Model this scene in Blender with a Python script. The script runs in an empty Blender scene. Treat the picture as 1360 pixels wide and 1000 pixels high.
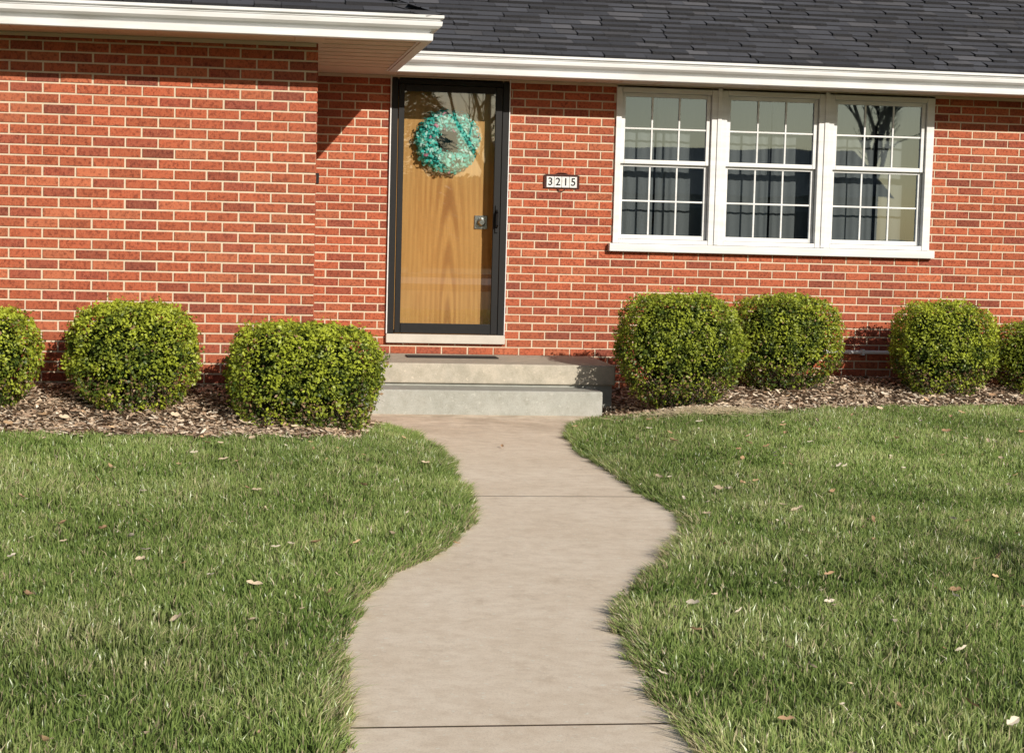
import bpy, math, random
import numpy as np
from mathutils import Vector, Matrix, noise
random.seed(7); rng=np.random.default_rng(7)
sc=bpy.context.scene
sc.view_settings.view_transform='Standard'
sc.view_settings.look='None'
sc.view_settings.exposure=0

# ------------------------------------------------------------ helpers
class MB:
    def __init__(s): s.v=[]; s.f=[]; s.c=[]; s.m=[]
    def quad(s,a,b,c,d,col=(1,1,1),m=0):
        n=len(s.v); s.v+= [a,b,c,d]; s.f.append((n,n+1,n+2,n+3)); s.c.append(col); s.m.append(m)
    def poly(s,pts,col=(1,1,1),m=0):
        n=len(s.v); s.v+=list(pts); s.f.append(tuple(range(n,n+len(pts)))); s.c.append(col); s.m.append(m)
    def box(s,x0,x1,y0,y1,z0,z1,col=(1,1,1),m=0):
        n=len(s.v)
        s.v+=[(x0,y0,z0),(x1,y0,z0),(x1,y1,z0),(x0,y1,z0),(x0,y0,z1),(x1,y0,z1),(x1,y1,z1),(x0,y1,z1)]
        for f in ((0,3,2,1),(4,5,6,7),(0,1,5,4),(1,2,6,5),(2,3,7,6),(3,0,4,7)):
            s.f.append(tuple(n+i for i in f)); s.c.append(col); s.m.append(m)
    def tube(s,p0,p1,r0,r1,k=6,col=(1,1,1),m=0):
        p0=Vector(p0); p1=Vector(p1); d=(p1-p0).normalized()
        a=d.orthogonal().normalized(); b=d.cross(a); n=len(s.v)
        for p,r in ((p0,r0),(p1,r1)):
            for i in range(k):
                t=2*math.pi*i/k; s.v.append(tuple(p+a*math.cos(t)*r+b*math.sin(t)*r))
        for i in range(k):
            j=(i+1)%k; s.f.append((n+i,n+j,n+k+j,n+k+i)); s.c.append(col); s.m.append(m)
    def obj(s,name,mats,parent=None,smooth=False,bevel=0):
        me=bpy.data.meshes.new(name); me.from_pydata(s.v,[],s.f); me.update()
        at=me.color_attributes.new("Col",'FLOAT_COLOR','CORNER')
        lt=np.array([len(f) for f in s.f]); cc=np.ones((len(s.f),4),dtype=np.float32); cc[:,:3]=np.array(s.c,dtype=np.float32)
        at.data.foreach_set("color",np.repeat(cc,lt,axis=0).ravel())
        me.polygons.foreach_set("material_index",np.array(s.m,dtype=np.int32))
        if smooth: me.polygons.foreach_set("use_smooth",np.ones(len(s.f),dtype=bool))
        for mm in (mats if isinstance(mats,(list,tuple)) else [mats]): me.materials.append(mm)
        o=bpy.data.objects.new(name,me); sc.collection.objects.link(o)
        if parent: o.parent=parent
        if bevel:
            b=o.modifiers.new("bev",'BEVEL'); b.width=bevel; b.segments=2; b.limit_method='ANGLE'
        return o
def empty(name):
    o=bpy.data.objects.new(name,None); sc.collection.objects.link(o); return o

class NT:
    def __init__(s,name):
        s.m=bpy.data.materials.new(name); s.m.use_nodes=True; s.t=s.m.node_tree; s.t.nodes.clear()
        s.out=s.t.nodes.new("ShaderNodeOutputMaterial")
    def n(s,ty,**kw):
        nd=s.t.nodes.new(ty)
        for k,v in kw.items():
            if k.startswith("i_"):
                key=k[2:]; key=int(key) if key.isdigit() else key.replace("_"," ")
                s.set(nd.inputs[key],v)
            else: setattr(nd,k,v)
        return nd
    def set(s,inp,v):
        if isinstance(v,bpy.types.NodeSocket): s.t.links.new(v,inp)
        elif hasattr(v,'outputs'): s.t.links.new(v.outputs[0],inp)
        else:
            if isinstance(v,tuple) and len(v)==3 and inp.type=='RGBA': v=v+(1,)
            inp.default_value=v
    def noise(s,scale,vec=None,detail=4,rough=.55,dist=0):
        nd=s.n("ShaderNodeTexNoise"); nd.inputs["Scale"].default_value=scale; nd.inputs["Detail"].default_value=detail
        nd.inputs["Roughness"].default_value=rough; nd.inputs["Distortion"].default_value=dist
        if vec is not None: s.set(nd.inputs["Vector"],vec)
        return nd.outputs["Fac"]
    def pos(s): return s.n("ShaderNodeNewGeometry").outputs["Position"]
    def scale(s,vec,sc3):
        nd=s.n("ShaderNodeMapping"); s.set(nd.inputs["Vector"],vec); nd.inputs["Scale"].default_value=sc3; return nd.outputs[0]
    def ramp(s,fac,stops):
        nd=s.n("ShaderNodeValToRGB"); s.set(nd.inputs[0],fac); e=nd.color_ramp.elements
        while len(e)<len(stops): e.new(.5)
        for el,(p,c) in zip(e,stops): el.position=p; el.color=tuple(c)+(1,) if len(c)==3 else c
        return nd.outputs[0]
    def mix(s,fac,a,b,mode='MIX'):
        nd=s.n("ShaderNodeMix",data_type='RGBA',blend_type=mode)
        s.set(nd.inputs[0],fac); s.set(nd.inputs[6],a); s.set(nd.inputs[7],b); return nd.outputs[2]
    def col(s): return s.n("ShaderNodeVertexColor",layer_name="Col").outputs[0]
    def bump(s,h,strength=.5,dist=.01):
        nd=s.n("ShaderNodeBump"); nd.inputs["Strength"].default_value=strength; nd.inputs["Distance"].default_value=dist
        s.set(nd.inputs["Height"],h); return nd.outputs[0]
    def bsdf(s,color,rough=.7,normal=None,metal=0,spec=.4):
        b=s.n("ShaderNodeBsdfPrincipled"); s.set(b.inputs["Base Color"],color); s.set(b.inputs["Roughness"],rough)
        b.inputs["Metallic"].default_value=metal; b.inputs["Specular IOR Level"].default_value=spec
        if normal is not None: s.set(b.inputs["Normal"],normal)
        s.t.links.new(b.outputs[0],s.out.inputs[0]); return s.m
    def thin(s,color,trans=.3,gloss=.0,rough=.4):
        d=s.n("ShaderNodeBsdfDiffuse"); s.set(d.inputs[0],color); o=d.outputs[0]
        if trans>0:
            t=s.n("ShaderNodeBsdfTranslucent"); s.set(t.inputs[0],color)
            mx=s.n("ShaderNodeMixShader"); mx.inputs[0].default_value=trans
            s.t.links.new(o,mx.inputs[1]); s.t.links.new(t.outputs[0],mx.inputs[2]); o=mx.outputs[0]
        if gloss>0:
            g=s.n("ShaderNodeBsdfGlossy"); g.inputs[0].default_value=(1,1,1,1); g.inputs["Roughness"].default_value=rough
            mx=s.n("ShaderNodeMixShader"); mx.inputs[0].default_value=gloss
            s.t.links.new(o,mx.inputs[1]); s.t.links.new(g.outputs[0],mx.inputs[2]); o=mx.outputs[0]
        s.t.links.new(o,s.out.inputs[0]); return s.m

# ------------------------------------------------------------ materials
def m_brick():
    t=NT("brick"); p=t.pos()
    g=t.noise(160,t.scale(p,(1,1,.35)),3,.7)
    big=t.noise(.9,p,3)
    c=t.mix(t.ramp(g,[(.35,(0,0,0)),(.75,(1,1,1))]),t.col(),t.mix(.35,t.col(),(.55,.25,.15)),'MIX')
    c=t.mix(t.ramp(t.noise(55,p,3,.7),[(.47,(0,0,0)),(.66,(1,1,1))]),c,t.mix(.6,t.col(),(.07,.018,.014)))
    c=t.mix(t.ramp(big,[(.35,(.0,0,0)),(.7,(.25,.25,.25))]),c,(.26,.105,.065))
    return t.bsdf(c,.88,t.bump(g,.6,.004),spec=.15)
def m_mortar():
    t=NT("mortar"); p=t.pos(); n=t.noise(60,p,4); n2=t.noise(1.5,p,3)
    c=t.mix(n,(.52,.43,.32),(.74,.63,.48)); c=t.mix(t.ramp(n2,[(.4,(0,0,0)),(.7,(.4,.4,.4))]),c,(.42,.32,.23))
    return t.bsdf(c,.95,t.bump(n,.5,.003),spec=.1)
def m_simple(name,c1,c2,sc_,rough=.6,bump=.15,bd=.003,spec=.4,metal=0,detail=4):
    t=NT(name); p=t.pos(); n=t.noise(sc_,p,detail)
    return t.bsdf(t.mix(n,c1,c2),rough,t.bump(n,bump,bd),metal=metal,spec=spec)
BR=m_brick(); MO=m_mortar()
def m_white():
    t=NT("white_paint"); p=t.pos(); n=t.noise(6,t.scale(p,(.4,.4,3)),5); n2=t.noise(40,p,3)
    c=t.mix(t.ramp(n,[(.35,(0,0,0)),(.75,(1,1,1))]),(.73,.74,.75),(.59,.585,.57))
    return t.bsdf(c,.45,t.bump(n2,.05,.002),spec=.3)
WH=m_white()
SOF=m_simple("soffit_paint",(.68,.56,.44),(.58,.48,.37),3,.7,.05)
BLK=m_simple("black_frame",(.008,.008,.009),(.014,.014,.014),30,.5,.05,spec=.2)
DRK=m_simple("dark_interior",(.06,.06,.062),(.10,.098,.095),5,.9)
STN=m_simple("limestone_sill",(.60,.57,.51),(.44,.40,.35),9,.8,.3)
CHR=m_simple("chrome",(.6,.6,.58),(.45,.45,.44),40,.25,.02,metal=1)
RUB=m_simple("rubber",(.015,.014,.013),(.03,.028,.025),200,.95,.8,.004)
def m_curtain():
    t=NT("curtain_fabric"); n=t.noise(80,t.pos(),2)
    return t.thin(t.mix(n,(.17,.185,.195),(.22,.235,.24)),.2)
CUR=m_curtain()
def m_glass(name,refl,tint,wave,mul=1.4):
    t=NT(name)
    tr=t.n("ShaderNodeBsdfTransparent"); tr.inputs[0].default_value=(.84,.87,.87,1)
    gl=t.n("ShaderNodeBsdfGlossy"); gl.inputs["Roughness"].default_value=.01; gl.inputs[0].default_value=tint
    if wave:
        n=t.noise(1.3,t.pos(),1); t.set(gl.inputs["Normal"],t.bump(n,.05,.02))
    fr=t.n("ShaderNodeFresnel"); fr.inputs[0].default_value=1.5
    ad=t.n("ShaderNodeMath",operation='MULTIPLY_ADD'); t.set(ad.inputs[0],fr.outputs[0]); ad.inputs[1].default_value=mul; ad.inputs[2].default_value=refl
    mx=t.n("ShaderNodeMixShader"); t.set(mx.inputs[0],ad.outputs[0]); t.t.links.new(tr.outputs[0],mx.inputs[1]); t.t.links.new(gl.outputs[0],mx.inputs[2])
    t.t.links.new(mx.outputs[0],t.out.inputs[0]); return t.m
GLW=m_glass("window_glass",.12,(.60,.80,1,1),True); GLD=m_glass("storm_glass",.13,(.82,.90,1,1),False)
def m_wood():
    t=NT("varnished_wood"); p=t.pos()
    mp=t.n("ShaderNodeMapping"); t.set(mp.inputs[0],p); mp.inputs["Location"].default_value=(-1.78*7,0,-.45*.6); mp.inputs["Scale"].default_value=(7,1,.6)
    sep=t.scale(mp.outputs[0],(1,0,1))
    w=t.n("ShaderNodeTexWave",wave_type='RINGS',rings_direction='Y'); t.set(w.inputs["Vector"],sep)
    w.inputs["Scale"].default_value=1.1; w.inputs["Distortion"].default_value=3.2; w.inputs["Detail"].default_value=3; w.inputs["Detail Scale"].default_value=.8
    n=t.noise(9,t.scale(p,(6,1,.35)),5,.6); n2=t.noise(1.6,t.scale(p,(1.5,1,.7)),3)
    sx=t.n("ShaderNodeSeparateXYZ"); t.set(sx.inputs[0],mp.outputs[0])
    ab=t.n("ShaderNodeMath",operation='ABSOLUTE'); t.set(ab.inputs[0],sx.outputs[0])
    cen=t.ramp(ab.outputs[0],[(0.0,(1,1,1)),(.95,(.3,.3,.3))])
    c=t.mix(t.mix(1.0,t.ramp(w.outputs[1],[(.2,(0,0,0)),(.85,(1,1,1))]),cen,'MULTIPLY'),(.72,.38,.12),(.36,.135,.035))
    c=t.mix(t.ramp(n,[(.45,(0,0,0)),(.75,(.8,.8,.8))]),c,(.46,.19,.05))
    c=t.mix(t.ramp(n2,[(.4,(0,0,0)),(.7,(.6,.6,.6))]),c,(.74,.41,.14))
    return t.bsdf(c,.35,spec=.3)
WOOD=m_wood()
def m_shingle():
    t=NT("asphalt_shingle"); p=t.pos(); n=t.noise(220,p,2,.8)
    n2=t.noise(1.2,p,3)
    c=t.mix(t.ramp(n,[(.4,(0,0,0)),(.7,(1,1,1))]),t.col(),t.mix(.35,t.col(),(.12,.12,.13)))
    c=t.mix(t.ramp(n2,[(.4,(0,0,0)),(.7,(.4,.4,.4))]),c,(.04,.04,.045))
    return t.bsdf(c,.9,t.bump(n,.8,.004),spec=.2)
SHG=m_shingle()
def m_conc(name,a,b,stain,fine=.6,dirt=False):
    t=NT(name); p=t.pos()
    n=t.noise(1.6,p,7,.68); f=t.noise(130,p,3,.75); m_=t.noise(11,p,6,.72)
    c=t.mix(t.ramp(n,[(.35,(0,0,0)),(.65,(1,1,1))]),a,b)
    c=t.mix(t.ramp(m_,[(.42,(0,0,0)),(.72,(.65,.65,.65))]),c,stain)
    c=t.mix(t.ramp(f,[(.50,(0,0,0)),(.8,(fine,fine,fine))]),c,tuple(x*.55 for x in stain))
    c=t.mix(t.ramp(t.noise(35,p,2,.5),[(.64,(0,0,0)),(.72,(.5,.5,.5))]),c,tuple(min(.9,x*1.2) for x in a))
    if dirt: # damp, dirty band next to the bottom step
        sx=t.n("ShaderNodeSeparateXYZ"); t.set(sx.inputs[0],p)
        mr=t.n("ShaderNodeMapRange"); t.set(mr.inputs[0],sx.outputs[1]); mr.inputs[1].default_value=-3.6; mr.inputs[2].default_value=-1.4; mr.inputs[3].default_value=0; mr.inputs[4].default_value=1
        k=t.mix(1.0,mr.outputs[0],t.ramp(t.noise(3.5,p,6,.7),[(.38,(0,0,0)),(.6,(1,1,1))]),'MULTIPLY')
        c=t.mix(t.mix(1.0,k,(.6,.6,.6),'MULTIPLY'),c,(.36,.28,.20))
        c=t.mix(t.ramp(t.noise(4.5,t.scale(p,(1,.5,1)),7,.75),[(.55,(0,0,0)),(.68,(.35,.35,.35))]),c,(.50,.39,.28))
    return t.bsdf(c,.9,t.bump(f,.4,.003),spec=.15)
PATHM=m_conc("path_concrete",(.93,.81,.66),(.83,.70,.55),(.65,.52,.385),.5,True)
STEPM=m_conc("step_concrete",(.43,.43,.40),(.33,.34,.31),(.26,.26,.22))
STEPT=m_conc("porch_concrete",(.56,.50,.41),(.42,.39,.33),(.28,.26,.20))
def m_ground():
    t=NT("lawn_ground"); p=t.pos(); n=t.noise(25,p,5,.7); n2=t.noise(.6,p,4)
    c=t.mix(n,(.045,.060,.018),(.14,.13,.055)); c=t.mix(n2,c,(.08,.11,.03))
    return t.bsdf(c,.95,t.bump(n,1,.03),spec=.1)
GRD=m_ground()
def m_grass():
    t=NT("grass_blades"); return t.thin(t.col(),.35,.035,.35)
GRS=m_grass()
def m_leafy(name,tr=.3,gl=.0,rough=.5):
    t=NT(name); return t.thin(t.col(),tr,gl,rough)
LEAF=m_leafy("boxwood_leaf",.3,.02,.45); CORE=m_leafy("inner_leaf",0); DLEAF=m_leafy("dry_leaf",.25); RIB=m_leafy("ribbon",.25,.0,.3); CHIP=m_leafy("wood_chip",.0)
BARK=m_simple("bark",(.09,.07,.055),(.16,.13,.10),20,.95,.8,.02)
def m_mulch():
    t=NT("mulch_soil"); p=t.pos(); n=t.noise(45,p,5,.75)
    return t.bsdf(t.mix(n,(.07,.048,.033),(.28,.20,.135)),.95,t.bump(n,1,.03),spec=.1)
MUL=m_mulch()

# ------------------------------------------------------------ path and ground shape
LE=[(.30,-16),(.33,-13),(.345,-10.3),(.34,-9.8),(.355,-9.43),(.43,-8.78),(.51,-8.19),(.66,-7.74),(.96,-7.12),(1.17,-6.4),(1.25,-5.54),(1.29,-4.66),(1.32,-3.61),(1.25,-2.8),(.98,-1.9),(.96,-1.36)]
RE=[(1.26,-16),(1.29,-13),(1.305,-10.33),(1.315,-9.93),(1.355,-9.27),(1.39,-8.81),(1.50,-8.28),(1.73,-7.75),(2.07,-6.95),(2.22,-6.39),(2.25,-5.91),(2.24,-5.23),(2.22,-4.46),(2.22,-3.56),(2.30,-2.6),(2.50,-1.9),(2.82,-1.5),(2.84,-1.36)]
def sm(pts,ys):
    a=np.array([p[1] for p in pts]); b=np.array([p[0] for p in pts]); return np.interp(ys,a,b)
ysf=np.linspace(-16,-1.36,600)
def smooth(a,k=11):
    pad=np.pad(a,k//2,mode='edge'); return np.convolve(pad,np.ones(k)/k,'valid')
lf=smooth(sm(LE,ysf)); rf=smooth(sm(RE,ysf))
wob=np.array([noise.noise((y*2.3,3.1,0))*.04+noise.noise((y*7,9.1,0))*.03+noise.noise((y*17,9.1,0))*.018 for y in ysf])
wob2=np.array([noise.noise((y*2.3,13.1,0))*.04+noise.noise((y*7,19.1,0))*.03+noise.noise((y*17,29.1,0))*.018 for y in ysf])
lf=lf+wob; rf=rf+wob2
def PL(y): return np.interp(y,ysf,lf)
def PR(y): return np.interp(y,ysf,rf)
def ss(a,b,x):
    t=np.clip((x-a)/(b-a),0,1); return t*t*(3-2*t)
def H(x,y):
    x=np.asarray(x,float); y=np.asarray(y,float)
    dl=PL(y)-x; dr=x-PR(y)
    left=.12*ss(-7.5,-3.85,y)+.15*ss(-3.85,-2.6,y)
    right=.10*ss(-6,-1.6,y)+.09*ss(-1.5,0,y)
    h=np.where(dl>0,left*ss(0,.9,dl),np.where(dr>0,right*ss(0,1.0,dr),0))
    inside=(dl<0)&(dr<0)
    h=h+np.where(inside,-.045,.0)
    edge=np.maximum(dl,dr)
    h=np.where(edge>0,h+.012*ss(0,.1,edge)-.02*(1-ss(0,.06,edge)),h)
    return h
near_x=np.arange(-9,13.01,.11); near_y=np.arange(-15,.31,.11)
gx=np.concatenate([[-250,-120,-60,-30,-18,-12],near_x,[16,22,35,60,120,250]])
gy=np.concatenate([[-250,-120,-70,-45,-30,-22,-17],near_y,[2,10,30,80,250]])
X,Y=np.meshgrid(gx,gy); Z=H(X,Y)
Z[(Y<-16)|(X<-9.1)|(X>13.1)]=-.045
nx,ny=len(gx),len(gy)
V=np.stack([X.ravel(),Y.ravel(),Z.ravel()],1)
F=[(j*nx+i,j*nx+i+1,(j+1)*nx+i+1,(j+1)*nx+i) for j in range(ny-1) for i in range(nx-1)]
me=bpy.data.meshes.new("ground"); me.from_pydata(V.tolist(),[],F); me.materials.append(GRD)
me.polygons.foreach_set("use_smooth",np.ones(len(F),dtype=bool))
o=bpy.data.objects.new("ground",me); sc.collection.objects.link(o)

path=MB()
joints=[-16,-13.2,-10.02,-5.50,-1.352]
for k in range(len(joints)-1):
    y0,y1=joints[k]+.008,joints[k+1]-.008
    if k==len(joints)-2: y1=joints[k+1]
    ys=np.linspace(y0,y1,max(8,int((y1-y0)/.03)))
    l=PL(ys); r=PR(ys); NXX=4
    for a in range(len(ys)-1):
        for c in range(NXX):
            def P(i,c):
                t=c/NXX; return (l[i]*(1-t)+r[i]*t, ys[i], 0.0)
            path.quad(P(a,c),P(a,c+1),P(a+1,c+1),P(a+1,c))
        path.quad((l[a],ys[a],-.1),(l[a],ys[a],0),(l[a+1],ys[a+1],0),(l[a+1],ys[a+1],-.1))
        path.quad((r[a],ys[a],0),(r[a],ys[a],-.1),(r[a+1],ys[a+1],-.1),(r[a+1],ys[a+1],0))
    path.quad((l[0],y0,-.1),(r[0],y0,-.1),(r[0],y0,0),(l[0],y0,0),m=1); path.quad((l[-1],y1,0),(r[-1],y1,0),(r[-1],y1,-.1),(l[-1],y1,-.1),m=1)
    if k>0: path.quad((PL(joints[k])+.02,joints[k]-.0075,-.005),(PR(joints[k])-.02,joints[k]-.0075,-.005),(PR(joints[k])-.02,joints[k]+.0075,-.005),(PL(joints[k])+.02,joints[k]+.0075,-.005),m=1)
JNT=m_simple("joint_dirt",(.03,.022,.015),(.07,.05,.035),40,.95)
path.obj("concrete_path",[PATHM,JNT])

# ------------------------------------------------------------ beds
def bedL(x): return np.interp(x,[-9,-3,-1.4,-.5,.5,.8,1.02,1.15],[-4.12,-4.10,-4.05,-4.12,-4.10,-3.85,-2.7,-1.9])
def bedR(x): return np.interp(x,[2.5,2.8,3.1,3.6,4.2,5,6,8,13],[-1.5,-1.85,-2.15,-2.2,-2.0,-1.65,-1.55,-1.55,-1.55])
def in_bed(x,y):
    w=np.sin(x*9)*.03+np.sin(x*23+1)*.02
    a=(x<PL(y)-.01)&(x<1.2)&(y>bedL(x)+w)&(y<0)&~((x<.55)&(y>-2.56))
    b=(x>PR(y)+.01)&(x>2.6)&(y>bedR(x)+w)&(y<0)
    return a|b
bed=MB(); st=.06
for xx in np.arange(-9,13,st):
    yy=np.arange(-4.3,0.0,st); m=in_bed(np.full_like(yy,xx+st/2),yy+st/2)
    for y in yy[m]:
        h=H([xx,xx+st,xx+st,xx],[y,y,y+st,y+st])+.012
        h=np.maximum(h,.0)
        bed.quad((xx,y,h[0]),(xx+st,y,h[1]),(xx+st,y+st,h[2]),(xx,y+st,h[3]))
bedo=bed.obj("mulch_bed",MUL)
ch=MB()
def chips(n,xr,yr):
    cnt=0
    while cnt<n:
        x=rng.uniform(*xr); y=rng.uniform(*yr)
        sp=rng.normal(0,.06)
        if not in_bed(np.array(x),np.array(y+sp)): continue
        cnt+=1
        z=float(H(x,y))+.014+rng.uniform(0,.014)
        L=rng.uniform(.008,.032); W=rng.uniform(.003,.010); a=rng.uniform(0,math.pi); ti=rng.normal(0,.25); t2=rng.normal(0,.35)
        d=Vector((math.cos(a)*math.cos(ti),math.sin(a)*math.cos(ti),math.sin(ti))); s_=Vector((-math.sin(a),math.cos(a),t2)).normalized()*W
        d*=L; p=Vector((x,y,z)); b=rng.random()
        col=np.array([.38,.26,.18])*(1-b)+np.array([.72,.58,.43])*b
        if rng.random()<.20: col=np.array([.14,.09,.06])
        if rng.random()<.15: col=np.array([.82,.71,.57])
        ch.quad(tuple(p-d-s_),tuple(p+d-s_),tuple(p+d+s_),tuple(p-d+s_),tuple(col))
chips(17000,(-2.6,1.25),(-4.3,-1.3)); chips(13000,(2.5,8),(-2.4,0))
chips(1500,(-9,-2.6),(-4.2,-2.6))
ch.obj("wood_chips",CHIP,parent=bedo)

# ------------------------------------------------------------ house
house=empty("brick_house")
def rects_minus(r,o):
    x0,x1,z0,z1=r; a0,a1,b0,b1=o
    if x1<=a0 or x0>=a1 or z1<=b0 or z0>=b1: return [r]
    out=[]
    if x0<a0: out.append((x0,a0,z0,z1))
    if x1>a1: out.append((a1,x1,z0,z1))
    c0,c1=max(x0,a0),min(x1,a1)
    if z0<b0: out.append((c0,c1,z0,b0))
    if z1>b1: out.append((c0,c1,b1,z1))
    return out
def brick_col():
    b=rng.random(); k=rng.uniform(.80,1.12)
    base=np.array([.41,.092,.042])
    if b<.18: base=np.array([.30,.062,.036])
    elif b<.32: base=np.array([.47,.130,.062])
    elif b<.37: base=np.array([.23,.048,.032])
    return tuple(base*k)
def brick_wall(name,L,z0,z1,openings,fn,off=0):
    mb=MB(); ch_,bl,mj=.0677,.213,.0115; row=0; z=z0
    while z<z1-.01:
        zt=min(z+ch_-mj,z1); u=-(.5*bl if row%2 else 0)-off
        while u<L:
            rr=(max(u,0),min(u+bl-mj,L),z,zt)
            if rr[1]-rr[0]>.02:
                lst=[rr]
                for op in openings:
                    lst=[q for r in lst for q in rects_minus(r,op)]
                for (a,b,c,d) in lst:
                    if b-a<.015 or d-c<.012: continue
                    a+=rng.uniform(-.0015,.0015); b+=rng.uniform(-.0015,.0015); q_=rng.uniform(-.001,.001); c+=q_; d+=q_
                    p=.0055+rng.uniform(-.0015,.002); e=.0022; col=brick_col()
                    n=len(mb.v)
                    for (uu,zz,dd) in ((a,c,-.002),(b,c,-.002),(b,d,-.002),(a,d,-.002),(a,c,p-e),(b,c,p-e),(b,d,p-e),(a,d,p-e),(a+e,c+e,p),(b-e,c+e,p),(b-e,d-e,p),(a+e,d-e,p)):
                        mb.v.append(fn(uu,dd,zz))
                    for f in ((0,1,5,4),(1,2,6,5),(2,3,7,6),(3,0,4,7),(4,5,9,8),(5,6,10,9),(6,7,11,10),(7,4,8,11),(8,9,10,11)):
                        mb.f.append(tuple(n+i for i in f)); mb.c.append(col); mb.m.append(0)
            u+=bl
        z+=ch_; row+=1
    us=sorted({0,L}|{o[0] for o in openings}|{o[1] for o in openings}); zs=sorted({z0,z1}|{o[2] for o in openings}|{min(o[3],z1) for o in openings})
    for i in range(len(us)-1):
        for j in range(len(zs)-1):
            cu,cz=(us[i]+us[i+1])/2,(zs[j]+zs[j+1])/2
            if any(o[0]<cu<o[1] and o[2]<cz<o[3] for o in openings): continue
            mb.quad(fn(us[i],0,zs[j]),fn(us[i+1],0,zs[j]),fn(us[i+1],0,zs[j+1]),fn(us[i],0,zs[j+1]),(1,1,1),1)
    for o_ in openings:
        a,b,c,d=o_; D=-.2
        mb.quad(fn(a,0,c),fn(a,D,c),fn(a,D,d),fn(a,0,d),(1,1,1),1); mb.quad(fn(b,D,c),fn(b,0,c),fn(b,0,d),fn(b,D,d),(1,1,1),1)
        mb.quad(fn(a,D,c),fn(a,0,c),fn(b,0,c),fn(b,D,c),(1,1,1),1); mb.quad(fn(a,0,d),fn(a,D,d),fn(b,D,d),fn(b,0,d),(1,1,1),1)
    return mb.obj(name,[BR,MO],parent=house)
WX=.56; WY=-2.55; TOP=2.64
DO=(1.265-WX,2.235-WX,.445,2.60); WO=(3.13-WX,5.84-WX,1.25,2.60)
brick_wall("main_wall",12.5,.02,TOP,[DO,WO],lambda u,d,z:(WX+u,-d,z))
brick_wall("wing_wall",9.6,.05,TOP,[],lambda u,d,z:(WX-9.6+u,WY-d,z),off=.06)
brick_wall("wing_return_wall",2.55,.05,TOP,[],lambda u,d,z:(WX+d,WY+u,z))
sh=MB()
sh.box(WX-9.6,WX-9.4,WY+.01,9,0,TOP); sh.box(12.9,13.06,.01,9,0,TOP); sh.box(WX-9.4,12.9,8.8,9,0,TOP); sh.box(WX+.02,12.9,.22,8.8,.30,.34)
sh.box(WX-9.4,WX-.02,WY+.02,8.8,.3,.34)
sh.obj("rear_walls",DRK,parent=house)
inn=MB(); inn.box(2.6,6.4,3.2,3.3,.34,2.6); inn.box(2.5,2.6,.22,3.3,.34,2.6); inn.box(6.4,6.5,.22,3.3,.34,2.6); inn.box(2.6,6.4,.22,3.2,2.6,2.62)
inn.obj("room_walls",DRK,parent=house)

so=MB()
FX,FYW,FYM=1.20,-3.10,-.52
so.box(WX-10.0,WX,FYW,WY+.03,2.60,2.615); so.box(WX,FX,FYW,0.03,2.60,2.615); so.box(FX,13.4,FYM,.03,2.60,2.615)
for x in np.arange(-8.6,.5,.30): so.box(x,x+.006,FYW+.01,WY-.01,2.596,2.60)
for y in np.arange(-2.9,-.55,.30): so.box(WX+.03,FX-.01,y,y+.006,2.596,2.60)
for x in np.arange(1.3,13.2,.30): so.box(x,x+.006,FYM+.01,-.012,2.596,2.60)
so.box(WX+.02,13,-.03,-.009,2.575,2.598); so.box(WX-9.5,WX-.01,WY-.03,WY-.009,2.575,2.598)
so.obj("soffit",SOF,parent=house)
def sweep(mb,path2,prof,m=0):
    n=len(path2); secs=[]
    for i in range(n):
        p=Vector(path2[i]); ds=[]
        if i>0: ds.append((p-Vector(path2[i-1])).normalized())
        if i<n-1: ds.append((Vector(path2[i+1])-p).normalized())
        ns=[Vector((d.y,-d.x)) for d in ds]; nn=sum(ns,Vector((0,0))); nn.normalize(); k=1/max(.3,nn.dot(ns[0]))
        secs.append([(p.x+nn.x*o*k,p.y+nn.y*o*k,z) for (o,z) in prof])
    for i in range(n-1):
        for j in range(len(prof)-1):
            mb.quad(secs[i][j],secs[i][j+1],secs[i+1][j+1],secs[i+1][j],(1,1,1),m)
    mb.poly(secs[0]); mb.poly(secs[-1][::-1])
gt=MB()
gp=[(WX-10,FYW),(FX,FYW),(FX,FYM),(13.4,FYM)]
prof=[(0,2.735),(0,2.588),(.060,2.588),(.066,2.592),(.068,2.634),(.045,2.640),(.050,2.650),(.098,2.664),(.118,2.680),(.121,2.700),(.121,2.708),(.100,2.713),(.100,2.722),(.130,2.729),(.130,2.747),(.113,2.749),(.108,2.738),(.108,2.715)]
sweep(gt,gp,prof)
sweep(gt,gp,[(-.02,2.60),(-.02,2.75),(-.001,2.75),(-.001,2.596),(-.02,2.596)])
gt.obj("gutter",WH,parent=house)
SL=.43; ZE=2.755
rf_=MB()
def shingles(n_rows,ulo,uhi,P):
    ca=math.cos(math.atan(SL)); ex=.135
    row=0
    while row<n_rows:
        s0=row*ex*ca; s1=(row+1)*ex*ca+.02
        a=ulo(s0); b=uhi(s0); u=a-rng.uniform(0,.3)
        while u<b:
            wdt=rng.choice([.12,.17,.22,.3]); u2=min(u+wdt,b); uu=max(u,a)
            if u2-uu>.01:
                k=rng.uniform(.6,1.25); cl=np.array([.084,.088,.104])*k
                if rng.random()<.15: cl=np.array([.125,.125,.137])*k
                th=rng.choice([.005,.019]); sa=s0-(.02 if th>.01 else 0)
                def up(p,h): return (p[0],p[1],p[2]+h)
                A,B,C_,D=up(P(uu+.002,sa),th+.012),up(P(u2-.002,sa),th+.012),up(P(u2,s1),.004),up(P(uu,s1),.004)
                rf_.quad(A,B,C_,D,tuple(cl)); rf_.quad(up(P(uu,sa),-.006),up(P(u2,sa),-.006),B,A,(.008,.008,.009))  # near-black butt face: the course shadow line is painted into its colour
            u+=wdt
        row+=1
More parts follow.
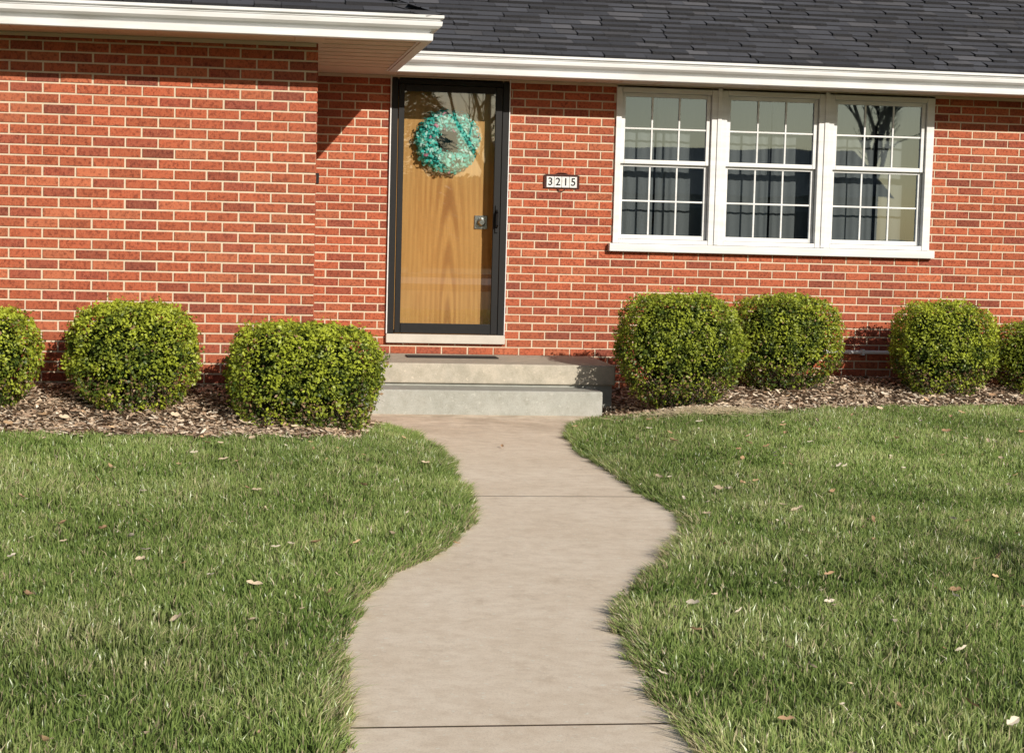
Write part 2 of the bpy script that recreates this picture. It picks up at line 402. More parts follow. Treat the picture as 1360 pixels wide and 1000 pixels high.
e0=FYM-.05; w0=FYW-.05; x0=FX+.05
shingles(60,lambda t:x0-t-.02,lambda t:13.6,lambda u,t:(u,e0+t,ZE+SL*t))
shingles(38,lambda t:WX-10.2,lambda t:x0-t,lambda u,t:(u,w0+t,ZE+SL*t))
shingles(38,lambda t:w0+t,lambda t:e0+t+.02,lambda u,t:(x0-t,u,ZE+SL*t))
for k in range(34):
    t=k*.125; c=Vector((x0-t,w0+t,ZE+SL*t+.02)); d=Vector((-1,1,SL))*.075
    kk=rng.uniform(.05,.09); col=(kk,kk,kk*1.1)
    L_=Vector((-.10,-.02,-.02)); R_=Vector((.02,.10,-.02)); 
    a0=c-d*.9+Vector((0,0,.012)); a1=c+d*1.1
    rf_.quad(tuple(a0+L_),tuple(a0),tuple(a1),tuple(a1+L_),col); rf_.quad(tuple(a0),tuple(a0+R_),tuple(a1+R_),tuple(a1),col)
tm=60*.135*math.cos(math.atan(SL)); tw=38*.135*math.cos(math.atan(SL))
def dk(z): return z-.02
rf_.quad((x0,e0,dk(ZE)),(13.6,e0,dk(ZE)),(13.6,e0+tm,dk(ZE+SL*tm)),(x0-tm,e0+tm,dk(ZE+SL*tm)),(.05,.05,.05))
rf_.quad((WX-10.2,w0,dk(ZE)),(x0,w0,dk(ZE)),(x0-tw,w0+tw,dk(ZE+SL*tw)),(WX-10.2,w0+tw,dk(ZE+SL*tw)),(.05,.05,.05))
rf_.quad((x0,w0,dk(ZE)),(x0,e0,dk(ZE)),(x0-tm,e0+tm,dk(ZE+SL*tm)),(x0-tw,w0+tw,dk(ZE+SL*tw)),(.05,.05,.05))
rf_.quad((x0-tm,e0+tm,ZE+SL*tm-.02),(13.6,e0+tm,ZE+SL*tm-.02),(13.6,e0+2*tm,ZE-.02),(x0-tm,e0+2*tm,ZE-.02),(.07,.07,.075))
rf_.quad((WX-10.2,w0+tw,ZE+SL*tw-.02),(x0-tw,w0+tw,ZE+SL*tw-.02),(x0-tm,e0+2*tm,ZE-.02),(WX-10.2,w0+2*tw+6,ZE-.02),(.07,.07,.075))
rf_.poly([(13.58,e0,ZE),(13.58,e0+2*tm,ZE),(13.58,e0+tm,ZE+SL*tm)],(.3,.3,.3)); rf_.poly([(WX-10.18,w0,ZE),(WX-10.18,w0+tw,ZE+SL*tw),(WX-10.18,w0+2*tw+6,ZE)],(.3,.3,.3))
rf_.obj("roof",SHG,parent=house)

stp=MB()
stp.box(.98,2.81,-1.352,-.90,-.1,.185,(1,1,1),0)
stp.obj("lower_step",STEPM,parent=house,bevel=.012)
s2=MB(); s2.box(1.12,2.97,-1.03,-.012,.205,.36); s2.obj("porch_slab",STEPT,parent=house,bevel=.012)
s3=MB(); s3.box(1.14,2.95,-1.0,-.012,-.1,.205); s3.obj("porch_base",STEPM,parent=house)

dr=MB()
dr.box(1.262,2.24,-.055,.19,.447,.520)
dr.obj("door_threshold",STN,parent=house,bevel=.006)
fr=MB()
Y0,Y1=-.03,.09
fr.box(1.272,1.325,Y0,Y1,.523,2.59); fr.box(2.178,2.23,Y0,Y1,.523,2.59); fr.box(1.327,2.176,Y0,Y1,2.535,2.59)
Y0,Y1=-.045,-.008
fr.box(1.329,1.375,Y0,Y1,.527,2.53); fr.box(2.118,2.172,Y0,Y1,.527,2.53); fr.box(1.377,2.116,Y0,Y1,2.478,2.53); fr.box(1.377,2.116,Y0,Y1,.527,.608)
fr.box(1.272,1.30,.092,.19,.523,2.59); fr.box(2.20,2.23,.092,.19,.523,2.59)
fr.obj("storm_door_frame",BLK,parent=house,bevel=.003)
g=MB(); g.quad((1.374,-.026,.606),(2.119,-.026,.606),(2.119,-.026,2.48),(1.374,-.026,2.48)); g.obj("storm_door_glass",GLD,parent=house)
wd=MB(); wd.box(1.302,2.198,.125,.17,.525,2.588); wd.obj("wood_door",WOOD,parent=house,bevel=.002)
tr=MB(); tr.box(1.262,1.271,-.035,-.006,.523,2.595); tr.box(2.231,2.238,-.035,-.006,.523,2.595); tr.obj("door_edge_trim",WH,parent=house)
hd=MB(); hd.box(2.135,2.158,-.062,-.046,1.36,1.58); hd.tube((2.146,-.062,1.54),(2.146,-.10,1.52),.008,.008); hd.tube((2.146,-.10,1.52),(2.146,-.10,1.42),.009,.009,8); hd.tube((2.146,-.10,1.42),(2.146,-.062,1.40),.008,.008)
hd.obj("storm_door_handle",BLK,parent=house)
lk=MB(); lk.box(1.985,2.09,.112,.124,1.385,1.495)
def disc(mb,cx,cz,y0,y1,r0,r1,k=20):
    n=len(mb.v)
    for (y,r) in ((y0,r0),(y1,r1)):
        for i in range(k):
            t=2*math.pi*i/k; mb.v.append((cx+r*math.cos(t),y,cz+r*math.sin(t)))
    for i in range(k):
        j=(i+1)%k; mb.f.append((n+i,n+j,n+k+j,n+k+i)); mb.c.append((1,1,1)); mb.m.append(0)
    mb.f.append(tuple(n+k+i for i in range(k))); mb.c.append((1,1,1)); mb.m.append(0)
disc(lk,2.04,1.44,.112,.095,.036,.032); disc(lk,2.04,1.44,.095,.072,.014,.020); disc(lk,2.04,1.44,.072,.050,.028,.022)
lk.obj("door_lock",CHR,parent=house,bevel=.002)

wf=MB(); yf0,yf1=-.03,.10
Zt,Zb=2.592,1.30
def wb(x0,x1,z0,z1,y0,y1): wf.box(x0,x1,y0,y1,z0,z1)
wb(3.12,3.165,Zb,Zt,yf0,yf1); wb(5.785,5.85,Zb,Zt,yf0,yf1)
wb(3.925,4.055,Zb,Zt,yf0,yf1); wb(4.845,4.975,Zb,Zt,yf0,yf1)
for (a,b) in ((3.167,3.923),(4.057,4.843),(4.977,5.783)):
    wb(a,b,2.535,Zt,yf0,yf1); wb(a,b,Zb,1.335,yf0+.004,yf1)
    for (z0,z1,y0,y1) in ((1.955,2.533,.0,.03),(1.337,1.965,.034,.064)):
        s_=.034
        wb(a+.002,a+s_,z0,z1,y0,y1); wb(b-s_,b-.002,z0,z1,y0,y1)
        wb(a+s_+.001,b-s_-.001,z1-.032,z1,y0+.001,y1-.001); wb(a+s_+.001,b-s_-.001,z0,z0+.034,y0+.001,y1-.001)
        ga,gb=a+s_,b-s_; zc=(z0+z1)/2; ym=(y0+y1)/2
        for k in (1,2):
            xc=ga+(gb-ga)*k/3; wb(xc-.007,xc+.007,z0+.035,z1-.033,ym-.004,ym+.004)
        wb(ga+.001,gb-.001,zc-.007,zc+.007,ym-.006,ym+.006)
wf.obj("window_frame",WH,parent=house,bevel=.002)
bd=MB()
for xc in (3.99,4.91): bd.box(xc-.018,xc+.018,-.042,-.031,1.302,2.59)
bd.obj("mullion_beads",WH,parent=house,bevel=.003)
si=MB(); si.box(3.085,5.885,-.075,.10,1.232,1.298); si.obj("window_sill",WH,parent=house,bevel=.006)
g=MB()
for (a,b) in ((3.167,3.923),(4.057,4.843),(4.977,5.783)):
    g.quad((a+.03,.022,1.985),(b-.03,.022,1.985),(b-.03,.022,2.505),(a+.03,.022,2.505))
    g.quad((a+.03,.056,1.365),(b-.03,.056,1.365),(b-.03,.056,1.937),(a+.03,.056,1.937))
g.obj("window_panes",GLW,parent=house)
cu=MB()
for (a,b,z0) in ((3.15,3.50,1.32),(3.52,3.95,1.32),(4.05,4.50,1.32),(4.52,4.85,1.32),(4.98,5.42,1.32),(5.45,5.85,1.32)):
    xs=np.linspace(a,b,60)
    yy=.22+.005*np.sin(xs*85+np.sin(xs*14)*2)
    for i in range(59): cu.quad((xs[i],yy[i],z0),(xs[i+1],yy[i+1],z0),(xs[i+1],yy[i+1],2.58),(xs[i],yy[i],2.58))
cu.obj("curtains",CUR,parent=house)
pp=MB(); pp.tube((4.3,-.035,.43),(6.6,-.035,.43),.017,.017,12)
for x in (4.5,5.3,6.2): pp.box(x-.012,x+.012,-.058,-.006,.405,.455)
pp.obj("conduit_pipe",WH,parent=house)
mt=MB(); mt.box(1.40,2.13,-.50,-.28,.362,.369); mt.obj("door_mat",RUB,bevel=.003)
db=MB(); db.box(.665,.70,-.022,-.006,1.72,1.80); disc(db,.683,1.765,-.022,-.03,.010,.009,12); db.obj("doorbell",BLK,parent=house)

sg=empty("house_number_sign")
IRON=m_simple("iron",(.05,.015,.012),(.08,.025,.018),30,.6)
b=MB(); b.box(2.545,2.815,-.024,-.007,1.735,1.835); b.tube((2.545,-.016,1.842),(2.815,-.016,1.842),.006,.006,8); b.tube((2.537,-.016,1.735),(2.537,-.016,1.842),.006,.006,8); b.tube((2.823,-.016,1.735),(2.823,-.016,1.842),.006,.006,8)
for k in range(10):
    a0=math.pi*k/10; a1=math.pi*(k+1)/10
    b.tube((2.68+.03*math.cos(a0),-.016,1.733-.022*math.sin(a0)),(2.68+.03*math.cos(a1),-.016,1.733-.022*math.sin(a1)),.004,.004,6)
    b.tube((2.68+.05*math.cos(a0),-.016,1.845+.014*math.sin(a0)),(2.68+.05*math.cos(a1),-.016,1.845+.014*math.sin(a1)),.004,.004,6)
b.obj("bracket",IRON,parent=sg)
tl=MB()
for k in range(4): tl.box(2.554+k*.0635,2.615+k*.0635,-.031,-.025,1.741,1.829)
tl.obj("tiles",WH,parent=sg,bevel=.002)
for k,chh in enumerate("3215"):
    c=bpy.data.curves.new("digit",'FONT'); c.body=chh; c.size=.088; c.extrude=.0012; c.offset=.0008; c.align_x='CENTER'; c.align_y='CENTER'; c.materials.append(BLK)
    q=bpy.data.objects.new("digit_"+chh,c); sc.collection.objects.link(q); q.location=(2.585+k*.0635,-.033,1.785); q.rotation_euler=(math.radians(90),0,0); q.parent=sg

wr=MB(); cx,cz=1.74,2.09; cy=.062
for i in range(1700):
    a=rng.uniform(0,2*math.pi); pa=rng.uniform(0,2*math.pi); R=.168; rr=.06*math.sqrt(rng.uniform(.2,1))
    ct=Vector((math.cos(a),0,math.sin(a))); base=Vector((cx,cy,cz))+ct*(R+rr*math.cos(pa))+Vector((0,rr*.7*math.sin(pa),0))
    out=(ct*math.cos(pa)+Vector((0,math.sin(pa),0))+Vector(rng.normal(0,.55,3))).normalized(); 
    if out.y>.3: out.y*=-1
    side=out.cross(Vector(rng.normal(0,1,3))).normalized(); up=out.cross(side)
    L=rng.uniform(.025,.062); w_=rng.uniform(.005,.012)
    k=rng.random()
    col=(.10,.68,.60) if k<.4 else (.32,.88,.78) if k<.75 else (.72,.95,.90) if k<.92 else (.03,.26,.26)
    if rng.random()<.03: col=(.75,.30,.42)
    prev=None
    for j in range(5):
        t=j/4; p=base+out*(L*math.sin(t*2.4))+up*(L*.5*(1-math.cos(t*2.4)))
        a_,b_=p-side*w_,p+side*w_
        a_.y=min(a_.y,.118); b_.y=min(b_.y,.118); a_.y=max(a_.y,-.02); b_.y=max(b_.y,-.02)
        if prev: wr.quad(tuple(prev[0]),tuple(prev[1]),tuple(b_),tuple(a_),col)
        prev=(a_,b_)
for k in range(11):
    a=k*2*math.pi/11+.3; d=Vector((math.cos(a),0,math.sin(a))); s_=Vector((0,1,0)).cross(d)
    c0=Vector((cx,.015-.004*(k%3),cz)); prev=None
    for j in range(9):
        t=j/8; p=c0+d*((.10 if k%2 else .075)*math.sin(t*math.pi))+Vector((0,-.02*math.sin(t*2*math.pi),0)); w_=.006+.016*math.sin(t*math.pi)
        q=(p-s_*w_,p+s_*w_)
        if prev: wr.quad(tuple(prev[0]),tuple(prev[1]),tuple(q[1]),tuple(q[0]),(.006,.02,.024))
        prev=q
wr.obj("wreath",RIB)

# ------------------------------------------------------------ shrubs
def leaf_mesh(name,v,col,mat,par):
    n=len(v); me=bpy.data.meshes.new(name); me.vertices.add(n*4); me.vertices.foreach_set("co",v.ravel())
    me.loops.add(n*4); me.loops.foreach_set("vertex_index",np.arange(n*4,dtype=np.int32))
    me.polygons.add(n); me.polygons.foreach_set("loop_start",np.arange(0,n*4,4,dtype=np.int32)); me.polygons.foreach_set("loop_total",np.full(n,4,dtype=np.int32))
    me.update(calc_edges=True)
    at=me.color_attributes.new("Col",'FLOAT_COLOR','CORNER'); cc=np.ones((n,4),dtype=np.float32); cc[:,:3]=col; at.data.foreach_set("color",np.repeat(cc,4,axis=0).ravel())
    me.materials.append(mat); ob=bpy.data.objects.new(name,me); sc.collection.objects.link(ob); ob.parent=par; return ob
def bush(cx,cy,zb,a,b,hgt,seed,nleaf,yellow=1.0,nexp=3.4,lowk=.26):
    r=np.random.default_rng(seed)
    par=empty("boxwood_shrub")
    c=hgt/2; zc=zb+c
    def surf(d):
        rad=(np.abs(d[:,0]/a)**nexp+np.abs(d[:,1]/b)**nexp+np.abs(d[:,2]/c)**nexp)**(-1/nexp)
        bumpv=np.array([noise.noise((q[0]*2.2+seed,q[1]*2.2,q[2]*2.2))*.10+noise.noise((q[0]*6,q[1]*6+seed,q[2]*6))*.08+noise.noise((q[0]*16,q[1]*16+seed,q[2]*16))*.06 for q in d])
        low=1-lowk*ss(.0,-1.0,d[:,2])
        return rad*(1+bumpv),low
    d=r.normal(0,1,(nleaf,3)); d/=np.linalg.norm(d,axis=1)[:,None]
    gap=np.array([noise.noise((q[0]*8+seed,q[1]*8,q[2]*8)) for q in d])
    keep=((d[:,2]>-.70)|(r.random(nleaf)<.30))&((gap<.40-.38*(d[:,2]<-.1))|(r.random(nleaf)<.42)); d=d[keep]; n=len(d)
    rr,low=surf(d)
    depth=np.abs(r.normal(0,.06,n))+ (r.random(n)<.28)*r.uniform(0,.22,n)
    stray=(r.random(n)<.05)*r.uniform(0,.05,n)
    P=d*(rr*(1-depth/ .9)+stray)[:,None]; P[:,0]*=low; P[:,1]*=low
    P+=np.array([cx,cy,zc])
    N=d*.50+r.normal(0,.62,(n,3))+np.array([0,-.05,.30]); N/=np.linalg.norm(N,axis=1)[:,None]
    T=np.cross(N,r.normal(0,1,(n,3))); T/=np.linalg.norm(T,axis=1)[:,None]; B=np.cross(N,T)
    L=r.uniform(.0075,.0155,n)[:,None]; W=L*r.uniform(.5,.68,n)[:,None]
    v=np.empty((n,4,3)); v[:,0]=P-T*L; v[:,1]=P+B*W+N*W*.25; v[:,2]=P+T*L; v[:,3]=P-B*W+N*W*.25
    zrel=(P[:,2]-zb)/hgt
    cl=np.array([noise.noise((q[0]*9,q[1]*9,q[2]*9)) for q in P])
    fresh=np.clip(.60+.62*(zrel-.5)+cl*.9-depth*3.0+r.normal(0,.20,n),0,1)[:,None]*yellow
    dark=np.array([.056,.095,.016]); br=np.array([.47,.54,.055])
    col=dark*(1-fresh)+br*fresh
    brown=(r.random(n)<(.02+.18*(zrel<.35))); col[brown]=np.array([.28,.18,.10])*r.uniform(.5,1.3,(brown.sum(),1))
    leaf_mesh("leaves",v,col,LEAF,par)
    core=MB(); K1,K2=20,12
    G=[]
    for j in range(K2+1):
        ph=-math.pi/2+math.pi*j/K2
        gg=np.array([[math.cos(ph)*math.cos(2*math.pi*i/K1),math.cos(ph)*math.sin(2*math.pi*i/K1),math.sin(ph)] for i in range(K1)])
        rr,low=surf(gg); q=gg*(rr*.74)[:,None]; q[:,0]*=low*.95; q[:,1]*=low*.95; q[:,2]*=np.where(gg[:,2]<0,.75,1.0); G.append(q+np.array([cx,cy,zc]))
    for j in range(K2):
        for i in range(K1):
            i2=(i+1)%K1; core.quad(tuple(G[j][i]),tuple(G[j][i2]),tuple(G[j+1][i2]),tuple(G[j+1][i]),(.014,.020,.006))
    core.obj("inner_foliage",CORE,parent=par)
    tw=MB()
    for k in range(60):
        an=r.uniform(0,2*math.pi); rr_=r.uniform(.3,.96)
        p0=Vector((cx+r.normal(0,.05),cy+r.normal(0,.05),zb-.03)); p1=Vector((cx+math.cos(an)*a*rr_,cy+math.sin(an)*b*rr_,zb+hgt*r.uniform(.15,.55)))
        md=(p0+p1)/2+Vector((0,0,-.03)); tw.tube(p0,md,.007,.005,5); tw.tube(md,p1,.005,.002,5)
    tw.obj("stems",BARK,parent=par)
    return par
bush(-1.62,-3.12,.19,.44,.40,.64,11,26000,1,3.2)
bush(-.60,-3.14,.18,.40,.38,.69,12,25000,1,3.6)
bush(.475,-3.38,.08,.48,.42,.69,13,30000,1,3.8)
bush(3.37,-1.45,.08,.475,.45,.86,14,30000,.75,3.0)
bush(4.42,-.66,.13,.44,.40,.79,15,25000,.82,3.3)
bush(5.73,-.75,.10,.39,.38,.79,16,23000,.95,3.6,.34)
bush(6.66,-.62,.12,.42,.38,.62,17,18000,.65)

# ------------------------------------------------------------ lawn grass: one mesh of tapering blades
def grass_pts(n,xr,yr):
    return rng.uniform(xr[0],xr[1],n),rng.uniform(yr[0],yr[1],n)
def lawn_mask(x,y,pad=.012):
    m=((x<PL(y)-pad)|(x>PR(y)+pad))
    w=np.sin(x*9)*.03+np.sin(x*23+1)*.02+rng.normal(0,.035,len(x))
    a=(x<1.7)&(y>bedL(x)+w); b=(x>=1.7)&(y>bedR(x)+w)
    return m&~a&~b&(y<-1.40)
def frust(x,y,mg):
    d=y+15.3; return (x>-.117*d-mg)&(x<.445*d+mg)
def clump(n,xr,yr,per,rad,inside,mg):
    x,y=grass_pts(n,xr,yr); f=frust(x,y,mg); k=f if inside else ~f; x,y=x[k],y[k]
    sz=rng.uniform(.8,1.25,len(x))
    x=np.repeat(x,per); y=np.repeat(y,per); sz=np.repeat(sz,per)
    a=rng.uniform(0,2*math.pi,len(x)); r=rad*np.sqrt(rng.random(len(x))); x=x+r*np.cos(a); y=y+r*np.sin(a)
    m=lawn_mask(x,y); return x[m],y[m],a[m],sz[m]
A1=clump(92000,(-4,9),(-10.9,-1.3),14,.05,True,.35)
A2=clump(17000,(-9,13),(-14.5,-1.3),9,.09,False,.33)
ne=32000
ye=rng.uniform(-10.9,-1.9,ne); sd=rng.random(ne)<.5; off=np.abs(rng.normal(0,.05,ne))-.015
xe=np.where(sd,PL(ye)-off,PR(ye)+off); ke=~((xe<1.7)&(ye>bedL(xe)))&~((xe>=1.7)&(ye>bedR(xe))); xe,ye=xe[ke],ye[ke]
fr_=np.array([noise.noise((a*5,b*3,2)) for a,b in zip(ye,np.sign(xe-1.3))]); kp=rng.random(len(xe))<np.clip(.55+1.2*fr_,.1,1); xe,ye,fr_=xe[kp],ye[kp],fr_[kp]
bx=np.concatenate([A1[0],A2[0],xe]); by=np.concatenate([A1[1],A2[1],ye]); ba=np.concatenate([A1[2],A2[2],rng.uniform(0,2*math.pi,len(xe))])
bs=np.concatenate([A1[3],A2[3]*1.35,rng.uniform(.8,1.3,len(xe))*(1.1+.6*fr_)]); bw=np.concatenate([np.ones(len(A1[0])),np.full(len(A2[0]),2.2),np.ones(len(xe))])
N=len(bx)
def field(sc1,off):
    xs_=np.arange(-10,14.2,.12); ys_=np.arange(-15,-.8,.12)
    Fg=np.array([[noise.noise((a*sc1,b*sc1,off)) for a in xs_] for b in ys_])
    fi=np.clip((bx+10)/.12,0,len(xs_)-2); fj=np.clip((by+15)/.12,0,len(ys_)-2); i0=fi.astype(int); j0=fj.astype(int); u=fi-i0; v=fj-j0
    return Fg[j0,i0]*(1-u)*(1-v)+Fg[j0,i0+1]*u*(1-v)+Fg[j0+1,i0]*(1-u)*v+Fg[j0+1,i0+1]*u*v
f1=field(1.3,0); f2=field(4.2,5.); f3=field(.6,9.)
hgt=rng.uniform(.025,.055,N)*bs*(1+.28*f1+.35*f2)
wid=rng.uniform(.0015,.0027,N)*bw
dl=PL(by)-bx; dr=bx-PR(by)
la=ba+rng.normal(0,.9,N); lean=np.abs(rng.normal(.32,.42,N))
edl=np.clip(1-np.abs(dl)/.12,0,1)*(np.abs(dl)<.12); edr=np.clip(1-np.abs(dr)/.12,0,1)*(np.abs(dr)<.12)
dx=np.cos(la)*lean+edl*.6-edr*.6; dy=np.sin(la)*lean; dx+=.30*f2; dy+=.30*f1
fa=rng.uniform(0,math.pi,N); sx=np.cos(fa)*wid; sy=np.sin(fa)*wid
ln=np.sqrt(dx*dx+dy*dy)
bz=np.maximum(H(bx,by)-.004,-.012)
v=np.empty((N,5,3),dtype=np.float32)
v[:,0]=np.stack([bx-sx*.85,by-sy*.85,bz],1); v[:,1]=np.stack([bx+sx*.85,by+sy*.85,bz],1)
mx_,my_,mz_=bx+dx*hgt*.28,by+dy*hgt*.28,bz+hgt*.52
v[:,2]=np.stack([mx_+sx,my_+sy,mz_],1); v[:,3]=np.stack([mx_-sx,my_-sy,mz_],1)
v[:,4]=np.stack([bx+dx*hgt*1.05,by+dy*hgt*1.05,bz+hgt*np.clip(1-.26*ln,.35,1)],1)
k=np.clip(rng.random(N)*.75+.30*f2+.35*f1+.13,0,1)[:,None]
c0=np.array([.130,.215,.050]); c1=np.array([.27,.37,.100]); c2=np.array([.47,.50,.22])
col=np.where(k<.6,c0+(c1-c0)*k/.6,c1+(c2-c1)*(k-.6)/.4)
col=col*(1-.18*np.clip(f3*2,-1,1))[:,None]
dry=rng.random(N)<(.07+.12*np.clip(f2,0,1)+.30*np.clip(1-np.maximum(dl,dr)/.10,0,1)*(np.maximum(dl,dr)<.10)*(by<-6.0)); col[dry]=np.array([.58,.50,.32])*rng.uniform(.6,1.15,(dry.sum(),1))
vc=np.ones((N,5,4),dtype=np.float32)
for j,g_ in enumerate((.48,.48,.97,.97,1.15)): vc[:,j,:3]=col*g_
me=bpy.data.meshes.new("lawn_grass"); me.vertices.add(N*5); me.vertices.foreach_set("co",v.ravel())
base=(np.arange(N,dtype=np.int32)*5)[:,None]
lp=np.concatenate([base+np.array([[0,1,2,3]],dtype=np.int32),base+np.array([[3,2,4]],dtype=np.int32)],1)
me.loops.add(N*7); me.loops.foreach_set("vertex_index",lp.ravel())
ls=np.empty((N,2),dtype=np.int32); ls[:,0]=np.arange(N)*7; ls[:,1]=ls[:,0]+4; lt=np.tile(np.array([4,3],dtype=np.int32),N)
me.polygons.add(N*2); me.polygons.foreach_set("loop_start",ls.ravel()); me.polygons.foreach_set("loop_total",lt)
me.update(calc_edges=True)
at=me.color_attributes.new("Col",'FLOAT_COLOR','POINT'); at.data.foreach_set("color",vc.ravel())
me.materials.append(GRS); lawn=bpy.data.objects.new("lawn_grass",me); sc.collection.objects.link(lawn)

fl=MB()
def dleaf(x,y,z,L):
    a=rng.uniform(0,2*math.pi); d=Vector((math.cos(a),math.sin(a),rng.normal(0,.3))).normalized(); s_=Vector((0,0,1)).cross(d).normalized(); up=d.cross(s_)
    s_=(s_+up*rng.normal(0,.6)).normalized(); up=d.cross(s_); p=Vector((x,y,z)); k=rng.uniform(.75,1.15)
    col=tuple(np.array([[.74,.60,.44],[.66,.46,.28],[.82,.73,.60],[.52,.34,.21]][rng.integers(4)])*k)
    W=L*rng.uniform(.35,.6); prof=[0,.75,1,.6,.9,.25]; n=len(prof)
    for i in range(n-1):
        t0,t1=i/(n-1)*2-1,(i+1)/(n-1)*2-1
        def q(t,w,sg): return tuple(p+d*L*t+s_*W*w*sg+up*(W*w*.55+ .25*L*t*t))
        def m_(t): return tuple(p+d*L*t+up*(.25*L*t*t))
        fl.quad(m_(t0),m_(t1),q(t1,prof[i+1],1),q(t0,prof[i],1),col); fl.quad(m_(t1),m_(t0),q(t0,prof[i],-1),q(t1,prof[i+1],-1),col)
c_=0
while c_<280:
    x=rng.uniform(-2,7); y=rng.uniform(-11,-1.6)
    if lawn_mask(np.array([x]),np.array([y]))[0] and frust(x,y,.5):
        dleaf(x,y,float(H(x,y))+rng.uniform(.03,.052),rng.uniform(.009,.028)*(1.4 if rng.random()<.12 else 1)); c_+=1
for _ in range(90):
    x=rng.uniform(-2,1) if rng.random()<.5 else rng.uniform(2.9,7); y=rng.uniform(-4,-2.8) if x<1.1 else rng.uniform(-2.1,-.4)
    if in_bed(np.array(x),np.array(y)): dleaf(x,y,float(H(x,y))+.04,rng.uniform(.02,.035))
for (x,y) in ((1.02,-7.02),(1.75,-3.4)): dleaf(x,y,.012,.02)
for _ in range(900):
    x=rng.normal(3.42,.22); y=rng.normal(-2.24,.09); z=float(H(x,y))+.025+rng.uniform(0,.025); a=rng.normal(0,.7); L=rng.uniform(.02,.06)
    if x<PR(y)+.1: continue
    d=Vector((math.cos(a),math.sin(a),rng.normal(0,.2)))*L; s_=Vector((-math.sin(a),math.cos(a),.3))*.002; p=Vector((x,y,z)); kk=rng.uniform(.7,1.1)
    fl.quad(tuple(p-d-s_),tuple(p+d-s_),tuple(p+d+s_),tuple(p-d+s_),(.74*kk,.62*kk,.42*kk))
fl.obj("fallen_leaves",DLEAF)

# ------------------------------------------------------------ trees around / behind the viewpoint
def tree(x,y,h,r0,seed,depth=5,name="bare_tree",spread=.55,trunk=.3):
    r=random.Random(seed); mb=MB()
    def br(p,d,L,rad,lev):
        n=3; q=p
        for i in range(n):
            d2=(d+Vector((r.gauss(0,.09),r.gauss(0,.09),r.gauss(0,.05)+.03))).normalized(); e=q+d2*(L/n)
            ra=rad*(1-.35*i/n); rb=rad*(1-.35*(i+1)/n)
            mb.tube(q,e,ra,rb,7 if lev<2 else 4); q=e; d=d2
            if lev<depth and (lev>0 or i>0):
                for _ in range(1 if lev<3 else 2):
                    ax=Vector((r.gauss(0,1),r.gauss(0,1),r.gauss(0,.4))).normalized()
                    nd=(d+ax*spread*r.uniform(.7,1.5)).normalized(); br(q,nd,L*r.uniform(.5,.75),rb*.6,lev+1)
        if lev<depth: br(q,(d+Vector((r.gauss(0,.2),r.gauss(0,.2),0))).normalized(),L*.72,rad*.62,lev+1)
    br(Vector((x,y,-.1)),Vector((0,0,1)),h*trunk,r0,0)
    return mb.obj(name,BARK)
tree(6.72,-13.8,2.75,.085,5,4,"young_tree",.24,.46)
tree(20.5,-31,19,.32,8,5)
tree(26,-60,14,.3,9,4); tree(11,-62,15,.3,10,4); tree(-4,-58,13,.28,12,4)
def conifer(x,y,h,w,seed):
    r=np.random.default_rng(seed); par=empty("pine_tree"); t=MB(); t.tube((x,y,-.1),(x,y,h*.97),.2,.02,8); t.obj("trunk",BARK,parent=par); f=MB()
    for i in range(5200):
        tt=r.random()**1.3; z=.8+(h-.8)*tt; R=w*(1-tt)*(.75+.25*math.sin(z*7)); a=r.uniform(0,2*math.pi); q=math.sqrt(r.random())*R
        p=Vector((x+math.cos(a)*q,y+math.sin(a)*q,z-q*.25)); d=Vector((math.cos(a),math.sin(a),-.2+r.normal(0,.2)))*r.uniform(.15,.35); s_=Vector((-math.sin(a),math.cos(a),r.normal(0,.3)))*r.uniform(.03,.08)
        k=r.uniform(.5,1.2); f.quad(tuple(p-s_),tuple(p+s_),tuple(p+d+s_*.3),tuple(p+d-s_*.3),(.03*k,.05*k,.02*k))
    f.obj("foliage",LEAF,parent=par)
conifer(5.2,-38,7.2,1.7,3); conifer(29,-52,12,3,4)
nh_=9000; hx=rng.uniform(-14,9.2,nh_); face=rng.random(nh_)<.6
hy=np.where(face,-49.2+rng.normal(0,.06,nh_),rng.uniform(-50.6,-49.2,nh_)); hz=np.where(face,rng.uniform(0,2.8,nh_),2.8+rng.normal(0,.07,nh_))
P=np.stack([hx,hy,hz],1); T=rng.normal(0,1,(nh_,3)); T/=np.linalg.norm(T,axis=1)[:,None]; B=np.cross(T,rng.normal(0,1,(nh_,3))); B/=np.linalg.norm(B,axis=1)[:,None]
hv=np.stack([P-T*.13,P+B*.09,P+T*.13,P-B*.09],1); hp=empty("hedge"); leaf_mesh("hedge_leaves",hv,np.array([.035,.06,.02])*rng.uniform(.5,1.4,(nh_,1)),LEAF,hp)
hb=MB(); hb.box(-13.9,9.1,-50.5,-49.3,-.05,2.7,(.015,.02,.008)); hb.obj("hedge_core",CORE,parent=hp)
nh=empty("neighbour_house"); b=MB()
b.box(10,23,-58,-50,0,2.7,(.35,.3,.26)); b.obj("walls",m_simple("siding",(.42,.40,.37),(.34,.32,.30),3,.8),parent=nh)
b=MB(); b.quad((9.5,-49.4,2.6),(23.5,-49.4,2.6),(23.5,-54,4.4),(9.5,-54,4.4),(.08,.08,.08)); b.quad((9.5,-54,4.4),(23.5,-54,4.4),(23.5,-58.6,2.6),(9.5,-58.6,2.6),(.08,.08,.08)); b.obj("roof",SHG,parent=nh)
b=MB(); 
for x in (11.5,15,19): b.box(x,x+1.6,-49.99,-49.9,.9,2.1)
b.obj("windows",m_simple("dark_glass",(.03,.04,.05),(.05,.06,.07),2,.1),parent=nh)
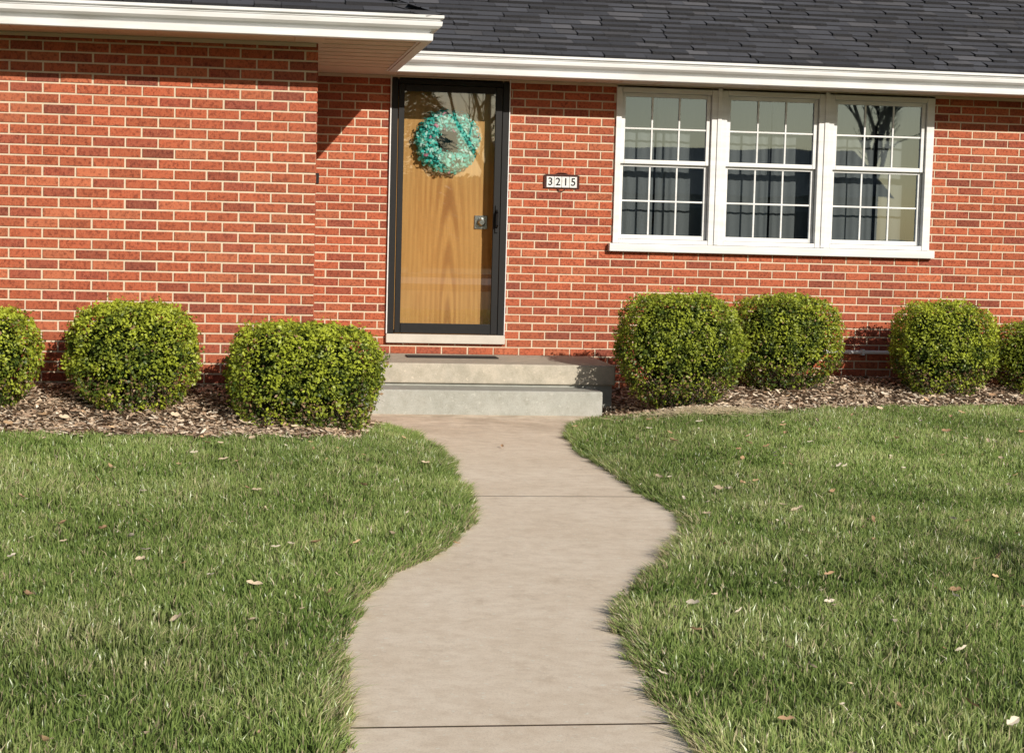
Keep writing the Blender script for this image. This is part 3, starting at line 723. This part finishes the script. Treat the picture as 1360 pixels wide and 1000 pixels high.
b=MB(); b.box(-60,80,-33,-25,-.04,-.02); b.obj("street",m_simple("asphalt",(.05,.05,.05),(.065,.063,.06),30,.9,.4))
KB=m_simple("kerb_concrete",(.45,.42,.37),(.35,.32,.28),8,.9)
b=MB(); b.box(-60,80,-24.998,-24.85,-.06,.09); b.box(-60,80,-33.15,-33.002,-.06,.09); b.obj("kerb",KB)

# ------------------------------------------------------------ light
AZ=math.radians(21.5); EL=math.radians(23.2)
s=Vector((math.sin(AZ)*math.cos(EL),-math.cos(AZ)*math.cos(EL),math.sin(EL)))
sun=bpy.data.lights.new("sun",'SUN'); sun.energy=5; sun.angle=math.radians(.5); sun.color=(1,.925,.81)
so_=bpy.data.objects.new("sun",sun); sc.collection.objects.link(so_); so_.rotation_euler=s.to_track_quat('Z','Y').to_euler(); so_.location=(10,-20,15)
w=bpy.data.worlds.new("World"); sc.world=w; w.use_nodes=True; nt=w.node_tree; nt.nodes.clear()
sky=nt.nodes.new("ShaderNodeTexSky"); sky.sky_type='NISHITA'; sky.sun_disc=False; sky.sun_elevation=EL; sky.sun_rotation=math.pi-AZ
bg=nt.nodes.new("ShaderNodeBackground"); bg.inputs[1].default_value=.065; ow=nt.nodes.new("ShaderNodeOutputWorld")
nt.links.new(sky.outputs[0],bg.inputs[0]); nt.links.new(bg.outputs[0],ow.inputs[0])

# ------------------------------------------------------------ camera
cam=bpy.data.cameras.new("camera"); co=bpy.data.objects.new("camera",cam); sc.collection.objects.link(co); sc.camera=co
cam.sensor_width=36; cam.lens=36*2500/1360; cam.clip_end=800
TH=math.radians(8.6); PI=math.atan(205/2500); RO=0.026
fw=Vector((math.sin(TH)*math.cos(PI),math.cos(TH)*math.cos(PI),-math.sin(PI)))
r=fw.cross(Vector((0,0,1))).normalized(); u=r.cross(fw)
r2=r*math.cos(RO)+u*math.sin(RO); u2=-r*math.sin(RO)+u*math.cos(RO)
co.matrix_world=Matrix(((r2.x,u2.x,-fw.x,0),(r2.y,u2.y,-fw.y,-15.3),(r2.z,u2.z,-fw.z,1.45),(0,0,0,1)))
